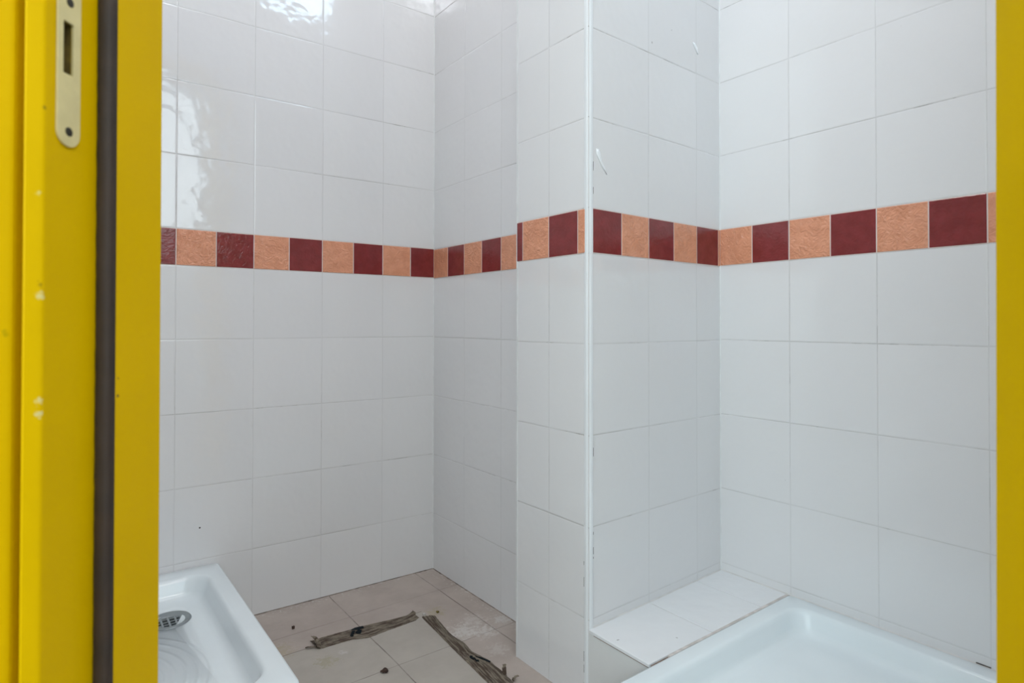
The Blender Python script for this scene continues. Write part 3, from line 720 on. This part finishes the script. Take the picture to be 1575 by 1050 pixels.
def strip(name, L, Rr, lift, label, mark, nt_=60, nw=12):
    """ribbon between two edge polylines; lift(t, s) = height"""
    c = Vector(((sum(p[0] for p in L) + sum(p[0] for p in Rr)) / (len(L) + len(Rr)), (sum(p[1] for p in L) + sum(p[1] for p in Rr)) / (len(L) + len(Rr)), 0))
    e = tag(empty(name, c), label, 'adhesive strip', 'brown adhesive strips on the floor')
    bm = bmesh.new(); uvl = bm.loops.layers.uv.new('UVMap'); g = []
    rid = [R.uniform(-1, 1) for _ in range(nw + 1)]
    for i in range(nt_ + 1):
        t = i / nt_; a = interp(L, t); b = interp(Rr, t); row = []
        for k in range(nw + 1):
            s = k / nw
            z = 0.0016 + 0.0016 * (1 + rid[k]) * 0.6 + 0.0006 * R.random() + lift(t, s)
            x = a[0] * (1 - s) + b[0] * s; y = a[1] * (1 - s) + b[1] * s
            if k in (0, nw): x += R.uniform(-0.0006, 0.0006); y += R.uniform(-0.0006, 0.0006); z = 0.0010 + lift(t, s)
            if i in (0, nt_): x += R.uniform(-0.003, 0.003); y += R.uniform(-0.002, 0.002)
            row.append((bm.verts.new((x - c.x, y - c.y, z)), bm.verts.new((x - c.x, y - c.y, max(0.0002, z - 0.0022))), t, s))
        g.append(row)
    def face(vs, uvv):
        f = bm.faces.new(vs)
        for l, q in zip(f.loops, uvv): l[uvl].uv = q
    for i in range(nt_):
        for k in range(nw):
            q = (g[i][k], g[i + 1][k], g[i + 1][k + 1], g[i][k + 1]); uvv = [(p[2], p[3] * 0.25) for p in q]
            face([p[0] for p in q], uvv); face([p[1] for p in q][::-1], uvv[::-1])
    for i in range(nt_):
        for k, rev in ((0, 1), (nw, 0)):
            q = [g[i][k][0], g[i + 1][k][0], g[i + 1][k][1], g[i][k][1]]; face(q, [(g[i][k][2], 0.1)] * 4)
    for k in range(nw):
        for i in (0, nt_):
            q = [g[i][k][0], g[i][k + 1][0], g[i][k + 1][1], g[i][k][1]]; face(q, [(g[i][k][2], g[i][k][3] * .25)] * 4)
    link('strip_body', bm, M['fibre'], e, smooth=False)
    # printed mark: thin ink flakes lying on the strip
    b2 = bmesh.new()
    for poly in mark:
        top = []; low = []
        for (t, s) in poly:
            a = interp(L, t); b = interp(Rr, t); x = a[0] * (1 - s) + b[0] * s - c.x; y = a[1] * (1 - s) + b[1] * s - c.y; z = lift(t, s) + 0.0052
            top.append(b2.verts.new((x, y, z))); low.append(b2.verts.new((x, y, z - 0.0014)))
        b2.faces.new(top); b2.faces.new(low[::-1])
        for k in range(len(top)): b2.faces.new((top[k], top[(k + 1) % len(top)], low[(k + 1) % len(top)], low[k]))
    tag(link('printed_mark', b2, M['ink'], e), 'blue black printed mark')
    return e, c
def curl(bm_pts): pass
# strip one: runs left to right across the floor; both ends turn up
L1 = [(0.556, 1.603), (0.600, 1.601), (0.655, 1.598), (0.705, 1.592), (0.760, 1.585), (0.815, 1.576), (0.842, 1.570)]
R1 = [(0.552, 1.550), (0.600, 1.549), (0.645, 1.545), (0.685, 1.528), (0.750, 1.533), (0.805, 1.535), (0.838, 1.538)]
def lift1(t, s):
    z = 0.0
    if t < 0.05: z += (0.05 - t) / 0.05 * 0.010 * s
    if t > 0.86: z += ((t - 0.86) / 0.14) ** 1.5 * 0.013 * (1 - s)
    return z + 0.0012 * math.sin(t * 9) ** 2
mk1 = [[(0.355, 0.16), (0.395, 0.06), (0.47, 0.10), (0.475, 0.26), (0.42, 0.30)], [(0.335, 0.62), (0.36, 0.30), (0.39, 0.32), (0.365, 0.66)],
       [(0.385, 0.50), (0.42, 0.30), (0.45, 0.42), (0.43, 0.70), (0.40, 0.66)], [(0.325, 0.70), (0.345, 0.60), (0.36, 0.78), (0.34, 0.84)]]
s1, c1 = strip('adhesive_strip', L1, R1, lift1, 'brown fibrous strip with curled ends lying across the floor parallel to the back wall', mk1)
# strip two
L2 = [(0.8540, 1.5420), (0.8465, 1.4442), (0.836, 1.3296), (0.832, 1.2695), (0.8244, 1.1731), (0.812, 1.09)]
R2 = [(0.8878, 1.5249), (0.8777, 1.4608), (0.8703, 1.4008), (0.8752, 1.3450), (0.8695, 1.3046), (0.8798, 1.2446), (0.8786, 1.1904), (0.868, 1.13), (0.860, 1.08)]
def lift2(t, s):
    z = 0.0014 * math.sin(t * 11 + 1) ** 2
    if t > 0.7: z += 0.004 * math.sin((t - 0.7) * 9) ** 2 * s
    return z
mk2 = [[(0.545, 0.46), (0.56, 0.30), (0.595, 0.30), (0.61, 0.44), (0.585, 0.50), (0.572, 0.42), (0.56, 0.52)], [(0.57, 0.62), (0.60, 0.66), (0.665, 0.86), (0.655, 0.94), (0.60, 0.80)],
       [(0.61, 0.36), (0.625, 0.34), (0.63, 0.48), (0.615, 0.52)]]
s2, c2 = strip('adhesive_strip', L2, R2, lift2, 'brown fibrous strip with dark mark running toward the camera beside the column, one end frayed', mk2)
# curled tufts standing at the strip ends (parts of their strips)
def tuft(parent, c, base, h, lean, w0, dirv, name='curled_end'):
    bm = bmesh.new(); uvl = bm.loops.layers.uv.new('UVMap'); rows = []; n = 10; m = 5
    dv = Vector((*dirv, 0)).normalized()
    for i in range(n + 1):
        t = i / n; row = []
        for k in range(m):
            s = k / (m - 1) - 0.5; wv = w0 * (1 - 0.25 * t) * (1 + R.uniform(-0.12, 0.12))
            p = Vector((base[0] - c.x, base[1] - c.y, 0.001)) + Vector((lean[0] * t * t, lean[1] * t * t, h * math.sin(t * 1.45))) + dv * (s * wv) + Vector((R.uniform(-.0006, .0006), R.uniform(-.0006, .0006), R.uniform(-.0006, .0006) * (t > 0)))
            row.append((bm.verts.new(p), bm.verts.new(p + Vector((-dv.y, dv.x, 0)) * (0.0025 + 0.001 * R.random()))))
        rows.append(row)
    def F(v):
        f = bm.faces.new(v)
        for l in f.loops: l[uvl].uv = (l.vert.co.x * 3 + l.vert.co.z * 4, l.vert.co.y * 3)
    for i in range(n):
        for k in range(m - 1):
            F((rows[i][k][0], rows[i + 1][k][0], rows[i + 1][k + 1][0], rows[i][k + 1][0])); F((rows[i][k][1], rows[i][k + 1][1], rows[i + 1][k + 1][1], rows[i + 1][k][1]))
        for k in (0, m - 1): F((rows[i][k][0], rows[i][k][1], rows[i + 1][k][1], rows[i + 1][k][0]))
    for i in (0, n):
        for k in range(m - 1): F((rows[i][k][0], rows[i][k + 1][0], rows[i][k + 1][1], rows[i][k][1]))
    link(name, bm, M['fibre'], parent)
tuft(s1, c1, (0.561, 1.563), 0.021, (-0.008, 0.020), 0.014, (0.8, -0.6))
tuft(s1, c1, (0.556, 1.566), 0.004, (-0.024, 0.004), 0.008, (0.2, 1))
tuft(s2, c2, (0.871, 1.168), 0.020, (0.008, 0.010), 0.011, (0.8, -0.6))
tuft(s2, c2, (0.842, 1.545), 0.002, (-0.004, 0.006), 0.008, (0.8, -0.6))
tuft(s2, c2, (0.878, 1.140), 0.010, (0.012, -0.004), 0.008, (0.2, 1))

def clump(name, x, y, r, m, label, cat, flat=0.5):
    bm = bmesh.new(); bmesh.ops.create_icosphere(bm, subdivisions=3, radius=r)
    ph = [R.uniform(0, 6) for _ in range(6)]
    for v in bm.verts:
        n = v.co.normalized()
        k = 1 + 0.18 * math.sin(n.x * 5 + ph[0]) + 0.16 * math.sin(n.y * 6 + ph[1]) + 0.12 * math.sin(n.z * 7 + ph[2]) + 0.08 * math.sin(n.x * 13 + n.y * 11 + ph[3]) + R.uniform(-0.03, 0.03)
        v.co = Vector((n.x * r * k, n.y * r * k, n.z * r * k * flat))
    zmin = min(v.co.z for v in bm.verts)
    for v in bm.verts: v.co.z -= zmin
    o = link(name, bm, m, smooth=True); o.location = (x, y, 0.0); tag(o, label, cat); return o
brown = simple('dark_brown_clump', (0.045, 0.022, 0.014), 0.8, bscale=300, bdist=0.001, var=0.4, vscale=200)
clump('dirt_clump', 0.6503, 1.3559, 0.0085, brown, 'dark brown dirt clump alone on the floor between the left tray and the strips', 'dirt', 0.35)
clump('dirt_speck', 0.5375, 1.6965, 0.0035, brown, 'tiny brown dirt speck on the floor near the left tray and back wall', 'dirt', 1.3)
clump('dirt_crumb', 0.905, 1.5400, 0.0040, simple('olive_crumb', (0.16, 0.12, 0.03), 0.8, var=0.3, vscale=200), 'tiny olive crumb on the floor just behind the top of the long strip', 'dirt', 0.6)
plaster = simple('white_plaster_crumb', (0.52, 0.49, 0.46), 0.9, var=0.1, vscale=200)
clump('plaster_crumb', 0.868, 1.553, 0.0050, plaster, 'pale plaster crumb on the floor at the corner between the two brown strips', 'plaster crumb', 0.35)
# drill hole plug and spots on the back wall
for (x, z, r, lab) in ((0.328, CAMZ - 0.566, 0.0022, 'small dark nail hole low on the back wall above the left tray'),):
    bm = bmesh.new(); seg = 14; P0 = Vector((x, A_x(x) - 0.0006, z))
    c = [bm.verts.new(P0 + Vector((r * math.cos(2 * PI * k / seg), 0, r * math.sin(2 * PI * k / seg)))) for k in range(seg)]
    c2_ = [bm.verts.new(v.co + Vector((0, 0.0012, 0))) for v in c]
    bm.faces.new(c)
    for k in range(seg): bm.faces.new((c[k], c[(k + 1) % seg], c2_[(k + 1) % seg], c2_[k]))
    tag(link('nail', bm, M['screw']), lab, 'nail')
# ------------------------------------------------------------------ lamps out of the frame: added ceiling lamp, bulkhead lamp over the door
def lamp(loc, r, label, em, rect=None):
    e = tag(empty('added_ceiling_lamp', loc), label, 'ceiling lamp')
    hx, hy = rect
    bm = bmesh.new(); obox(bm, (-hx, -hy, -0.05), (2 * hx, 0, 0), (0, 2 * hy, 0), (0, 0, 0.05)); b_ = link('lamp_body', bm, M['pvc'], e)
    m, nt, b = mat('lit_opal_panel'); b.inputs['Base Color'].default_value = (0.9, 0.9, 0.9, 1); b.inputs['Emission Color'].default_value = (0.93, 0.97, 1, 1); b.inputs['Emission Strength'].default_value = em
    bm = bmesh.new(); obox(bm, (-hx + 0.01, -hy + 0.01, -0.056), (2 * hx - 0.02, 0, 0), (0, 2 * hy - 0.02, 0), (0, 0, 0.006)); link('lamp_panel', bm, m, e)
    return e
lamp((0.62, 1.00, CEIL), 0, 'added white square ceiling lamp above the shower trays', 2.0, (0.18, 0.18))
e = tag(empty('wall_lamp', AB(-0.10, RB, 2.78)), 'white oblong bulkhead lamp on the tiled wall above the doorway', 'wall lamp')
bm = bmesh.new(); obox(bm, T2 * -0.25 + Vector((0, 0, -0.09)), T2 * 0.5, N2 * 0.04, (0, 0, 0.18)); link('lamp_body', bm, M['pvc'], e)
m, nt, b = mat('lit_opal_cover'); b.inputs['Emission Color'].default_value = (0.94, 0.98, 1, 1); b.inputs['Emission Strength'].default_value = 5.0
bm = bmesh.new(); obox(bm, T2 * -0.24 + N2 * 0.04 + Vector((0, 0, -0.08)), T2 * 0.48, N2 * 0.02, (0, 0, 0.16)); link('lamp_cover', bm, m, e)
